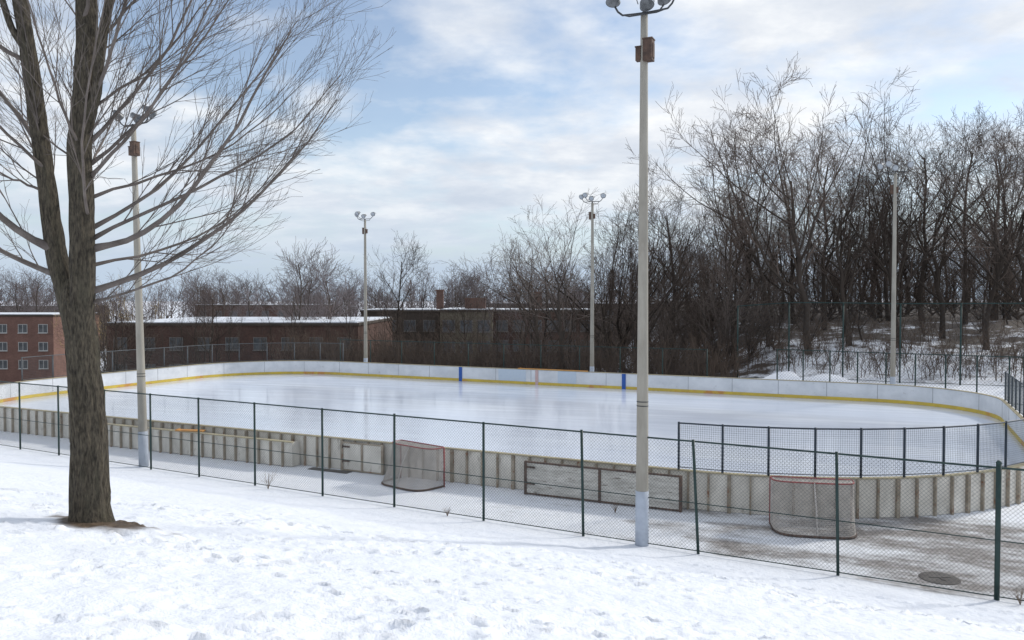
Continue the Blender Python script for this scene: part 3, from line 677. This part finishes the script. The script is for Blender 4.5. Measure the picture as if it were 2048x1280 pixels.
third=stem([(0,-.02,5.9,.12),(.25,-.12,6.35,.095),(.34,-.2,6.8,.085),(.46,-.25,7.4,.078),(.62,-.3,7.9,.07),(.9,-.4,8.7,.05),(1.2,-.5,9.8,.02)],36); knobbly(third,16,.08,4)
lst=stem([(-.72,0,6.9,.07),(-.95,-.15,7.3,.06),(-1.1,-.2,7.9,.055),(-1.3,-.3,8.8,.03)],20); knobbly(lst,12,.08,5)
part('trunk',mtm.mesh('maple_trunk',M['bark'],True),mt)
SB=[
 [(0.12,0,4.15),(.85,-.3,4.22),(1.45,-.5,4.45),(1.9,-.6,4.85),(2.4,-.8,5.5),(2.9,-.9,6.25),(3.4,-1.0,7.05)],
 [(0.05,0,3.5),(.7,.3,3.78),(1.2,.5,4.1),(1.8,.7,4.5),(2.35,.9,5.1),(2.95,1.0,5.8),(3.5,1.1,6.6)],
 [(0.10,0,4.45),(.7,.4,4.9),(1.25,.7,5.45),(1.75,1.0,6.25),(2.25,1.3,7.1),(2.8,1.6,8.0)],
 [(0.08,0,5.2),(.8,-.4,5.6),(1.45,-.8,6.1),(2.1,-1.2,6.85),(2.8,-1.4,7.9)],
 [(0.07,0,5.7),(.7,.2,6.45),(1.25,.3,7.4),(1.7,.4,8.3),(2.1,.5,9.2)],
 [(0.25,-.15,6.4),(.7,-.3,7.2),(1.0,-.3,8.0),(1.3,-.2,9.0)],
 [(0.1,0,5.4),(.9,.1,6.05),(1.5,.2,7.0),(2.1,.3,7.9),(2.5,.4,8.8)],
 [(0.12,0,4.3),(.9,-.1,4.64),(1.7,-.1,4.95),(2.5,0,5.45),(3.2,.1,6.05),(3.8,.1,6.8)],
 [(0.08,0,3.35),(.7,-.3,3.5),(1.5,-.5,3.7),(2.15,-.8,4.1),(2.8,-1.0,4.8)],
 [(0.1,0,4.9),(.85,.6,5.3),(1.6,1.2,5.75),(2.3,1.6,6.5),(3.0,1.9,7.4)],
 [(0.1,0,6.2),(.75,.4,6.9),(1.35,.7,7.8),(1.9,.9,8.7)],
 [(0.05,0,4.6),(.5,-1.0,5.0),(.95,-1.8,5.8),(1.4,-2.2,6.8),(1.8,-2.5,7.8)],
 [(0.1,0,6.9),(.6,.2,7.7),(1.15,.4,8.5),(1.7,.6,9.4)],
 [(0.1,0,3.9),(.9,.8,4.2),(1.6,1.4,4.7),(2.2,1.8,5.5),(2.7,2.0,6.4)],
 [(-.5,0,4.15),(-.95,-.2,4.4),(-1.3,-.2,4.9),(-2.0,-.3,5.5),(-3.0,-.4,6.2)],
 [(-.40,0,3.75),(-1.0,.2,3.95),(-1.4,.3,4.15),(-2.3,.4,4.5),(-3.3,.5,5.2)],
 [(-.65,0,5.7),(-1.0,.2,5.95),(-1.3,.3,6.35),(-2.0,.4,7.2),(-2.8,.6,8)],
 [(-.75,0,6.8),(-1.15,-.2,7.1),(-1.7,-.3,7.6),(-2.5,-.4,8.3)],
 [(-.5,0,4.9),(-.9,.7,5.3),(-1.5,1.2,5.9),(-2.2,1.5,6.8)],
 [(-.55,0,5.3),(-.9,-.6,5.8),(-1.4,-1.1,6.6),(-2.0,-1.4,7.5)],
 [(-.2,0,4.8),(-.5,1.0,5.4),(-.6,1.9,6.3),(-.4,2.5,7.5)],
 [(-.58,0,5.0),(-.85,.1,5.1),(-1.3,.1,5.25),(-1.9,.2,5.8)],
 [(0,0,7.4),(.4,-.6,8.2),(.8,-1.0,9.2)],[(-.8,0,7.6),(-1.4,.3,8.4),(-2,.5,9.4)],
 [(-.05,0,5.6),(.1,-.9,6.1),(.3,-1.7,6.9),(.5,-2.2,7.8)],
]
rad=[.048,.044,.031,.029,.031,.029,.027,.030,.022,.024,.023,.023,.025,.024,.058,.046,.040,.036,.028,.026,.028,.022,.032,.032,.023]
NP=14; P1=[];R1=[]
for s_,r in zip(SB,rad):
    q=stem([(*p,0) for p in s_],NP)[:,:3]; j=g.normal(0,.03,(NP,3)); j[0]=0; q=q+np.cumsum(j,axis=0)*0.5
    P1.append(q); R1.append(r*np.linspace(1,0.14,NP)**0.9*np.where(np.arange(NP)==0,1.35,1))
P1=np.array(P1);R1=np.array(R1)
cr=MB(); cr.tubes(P1,R1,8)
P2,R2=grow(P1,R1,10,0.10,1.8,(10,32),7,(0.0,0,0.32),0.10,g,rr=.50,tip=.25,rmax=.0105,lenshape=.48)
R2=np.maximum(R2,.0028)
SS=np.array([stem(left[28:],12),stem(right[28:],12)])
Pd,Rd=grow(SS[:,:,:3],SS[:,:,3],18,0.0,1.4,(30,65),7,(0,0,.5),.12,g,rr=.08,tip=.25)
P2=np.concatenate([P2,Pd]);R2=np.concatenate([R2,np.maximum(Rd,.0032)])
P3,R3=grow(P2,R2,7,0.12,.85,(10,32),4,(0,0,.16),.12,g,rr=.62,tip=.5,lenshape=.4); R3=np.clip(R3,.0023,.005)
P4,R4=grow(P3,R3,3,0.15,.34,(16,40),2,(0,0,.1),.14,g,rr=.8,tip=.7); R4=np.clip(R4,.0019,.0036)
cr.tubes(P2,R2,4); cr.tubes(P3,R3,3); cr.tubes(P4,R4,3)
part('crown',cr.mesh('maple_crown',M['twig'],True),mt)

# weeds
def weed(x,y,h,seed,label):
    g=np.random.default_rng(seed); n=12
    a=g.uniform(0,6.28,n); l=g.uniform(.15,.55,n)*h
    P=np.stack([np.stack([np.cos(a)*l*f**1.3,np.sin(a)*l*f**1.3,h*f*g.uniform(.6,1,n)],-1) for f in(0,.4,.75,1)],1); R_=np.tile([.004,.0035,.003,.002],(n,1))
    P1,R1=grow(P,R_,4,.3,.2*h,(25,60),2,(0,0,.2),.3,g,rr=.7)
    m=MB(); m.tubes(P,R_,3); m.tubes(P1,R1,3)
    top('dry_weed',(x,y,zg(x,y)),0,label,'weed','dry weeds along the fence',data=m.mesh('dry_weed',M['weed']))
for i,(x,y,h) in enumerate([(-6.9,22.5,.6),(-1.6,19.7,.25),(2.6,20.0,.3),(8.95,13.95,.3)]):
    weed(x,y,h,i,'dry brown weed poking through snow by the fence')

# ---------------------------------------------------------------- buildings
wf=MB(); wf.box(-.85,.85,-.06,.0,-.8,-.72); wf.box(-.85,.85,-.06,0,.72,.8); wf.box(-.85,-.77,-.06,0,-.719,.719); wf.box(.77,.85,-.06,0,-.719,.719); wf.box(-.04,.04,-.05,0,-.719,.719); wf.box(-.92,.92,-.14,-.0,-.9,-.802)
me_wf=wf.mesh('window_frame',M['trim']); me_wd=wf.mesh('window_frame_dark',M['darktrim']); wp=MB(); wp.box(-.769,-.041,-.03,-.005,-.719,.719); wp.box(.041,.769,-.03,-.005,-.719,.719); me_wp=wp.mesh('window_pane',M['pane'])
def building(px0,px1,Y,depth,ztop,mw,label,cols,rows,rot=0,chim=(),wm=None,ws=1.0):
    X0=(px0-1024)/1600*Y; X1=(px1-1024)/1600*Y; w=X1-X0; xc=(X0+X1)/2; zb=-10.0
    o=top('apartment_building',(xc,Y,zb),rot,label,'building'); h=ztop-zb
    m=MB(); m.box(-w/2,w/2,0,depth,0,h); part('wall',m.mesh('building_wall',mw),o)
    m=MB(); m.box(-w/2-.15,w/2+.15,-.15,depth+.15,h+.001,h+.28); rf=part('roof',m.mesh('building_roof',M['umber']),o)
    m=MB(); m.box(-w/2+.1,w/2-.1,.05,depth-.1,h+.282,h+.38); part('roof_snow',m.mesh('building_roof_snow',M['roofsnow']),rf)
    for (cu,cd,cw,chh) in chim:
        m=MB(); m.box(-cw/2,cw/2,0,cw*.7,0,chh); m.box(-cw/2-.08,cw/2+.08,-.08,cw*.7+.08,chh-.001,chh+.2); part('chimney',m.mesh('chimney',M['chimneybrick']),rf,(cu*w/2,cd,h+.38))
    for r in range(rows):
        for c in range(cols):
            xx=-w/2+w*(c+.5)/cols
            f=part('window',wm or me_wd,o,(xx,-.004,h-1.9-2.8*r)); f.scale=(ws,1,ws); part('pane',me_wp,f)
building(-260,106,125,14,2.6,M['brick'],'red brick apartment block with white framed windows',9,3,wm=me_wf,ws=.85)
building(212,716,84,24,2.55,M['darkbrick'],'low dark brick building with snow covered flat roof',9,2,ws=.85)
building(722,878,112,14,3.5,M['umber'],'dark apartment block behind the bare thicket',4,3,chim=((.97,3,1.0,2.6),))
building(880,985,108,17,3.6,M['tanbrick'],'tan brick apartment block with paired windows',3,3,chim=((.3,3,2.8,1.3),))
building(987,1190,112,14,3.5,M['darkbrick'],'dark red brick apartment block behind bare trees',6,3,chim=((-.1,4,1.0,2.3),))
building(975,1330,165,16,4.1,M['umber'],'distant low building with snow on its roof',8,2)
building(390,640,190,16,3.6,M['darkbrick'],'distant low brick building beyond bare trees',8,2)
building(-60,160,230,16,3.0,M['umber'],'distant low building beyond the brick block',6,2)

# ---------------------------------------------------------------- world, sun, camera
w=bpy.data.worlds.new("World"); sc.world=w; w.use_nodes=True; nt=w.node_tree; L=nt.links.new
bg=nt.nodes['Background']; sky=N(nt,'ShaderNodeTexSky'); sky.sky_type='NISHITA'; sky.sun_disc=False
EL=math.radians(33); AZ=math.radians(60)
sky.sun_elevation=EL; sky.sun_rotation=AZ; sky.air_density=1.0; sky.dust_density=0.3; sky.ozone_density=1.2
tc=N(nt,'ShaderNodeTexCoord'); sep=N(nt,'ShaderNodeSeparateXYZ'); L(tc.outputs['Generated'],sep.inputs[0])
zc=math_('ADD',math_('MAXIMUM',sep.outputs[2],0.0),0.18)
cb=N(nt,'ShaderNodeCombineXYZ'); L(math_('DIVIDE',sep.outputs[0],zc),cb.inputs[0]); L(math_('DIVIDE',sep.outputs[1],zc),cb.inputs[1])
def wn(scale,detail,rough,off,dist=0.0,sc3=(1,1,1)):
    mp=N(nt,'ShaderNodeMapping'); mp.inputs['Location'].default_value=off; mp.inputs['Scale'].default_value=sc3; L(cb.outputs[0],mp.inputs[0])
    n=N(nt,'ShaderNodeTexNoise',Scale=scale,Detail=detail,Roughness=rough,Distortion=dist); L(mp.outputs[0],n.inputs['Vector']); return n.outputs[0]
c1=wn(0.95,6,0.54,(3.1,1.7,0),0.1); c2=wn(4.2,5,0.55,(0,5,0),0.1,(1.0,1.0,1)); 
cm=math_('ADD',math_('MULTIPLY',c1,0.66),math_('MULTIPLY',c2,0.34))
mask=ramp(nt,cm,[(0.40,(.12,)*3),(0.49,(.64,)*3),(0.56,(1,1,1))])
sh=ramp(nt,wn(2.1,6,0.58,(8,2,0),0.1,(1.0,1.1,1)),[(0.33,(5.3,5.8,6.6)),(0.48,(6.5,6.85,7.4)),(0.60,(8.0,8.15,8.3))])
skm=N(nt,'ShaderNodeMix',data_type='RGBA',blend_type='MULTIPLY'); skm.inputs[0].default_value=1; L(sky.outputs[0],skm.inputs[6]); skm.inputs[7].default_value=(1.25,1.18,1.15,1)
mx=N(nt,'ShaderNodeMix',data_type='RGBA'); L(mask,mx.inputs[0]); L(skm.outputs[2],mx.inputs[6]); L(sh,mx.inputs[7])
hz=ramp(nt,sep.outputs[2],[(0.0,(1,1,1)),(0.03,(.92,)*3),(0.11,(0.30,)*3),(0.2,(0,0,0))])
m2=N(nt,'ShaderNodeMix',data_type='RGBA'); L(hz,m2.inputs[0]); L(mx.outputs[2],m2.inputs[6]); m2.inputs[7].default_value=(4.2,5.1,6.2,1)
L(m2.outputs[2],bg.inputs[0]); bg.inputs[1].default_value=0.125
sd=bpy.data.lights.new('sun','SUN'); sd.energy=2.5; sd.angle=math.radians(6); sd.color=(1,0.955,0.88)
so=bpy.data.objects.new('sun',sd); COL.objects.link(so)
d=Vector((math.sin(AZ)*math.cos(EL),math.cos(AZ)*math.cos(EL),math.sin(EL))); so.rotation_euler=d.to_track_quat('Z','Y').to_euler(); so.location=(30,-10,40)
cd=bpy.data.cameras.new('camera'); cam=bpy.data.objects.new('camera',cd); COL.objects.link(cam); sc.camera=cam
cd.sensor_width=36; cd.lens=28.125; cd.clip_end=6000; cd.clip_start=0.1
cam.location=(0,0,5.4); cam.rotation_euler=(math.radians(90-1.54),0,0)
sc.view_settings.view_transform='Standard'; sc.view_settings.look='None'; sc.view_settings.exposure=0
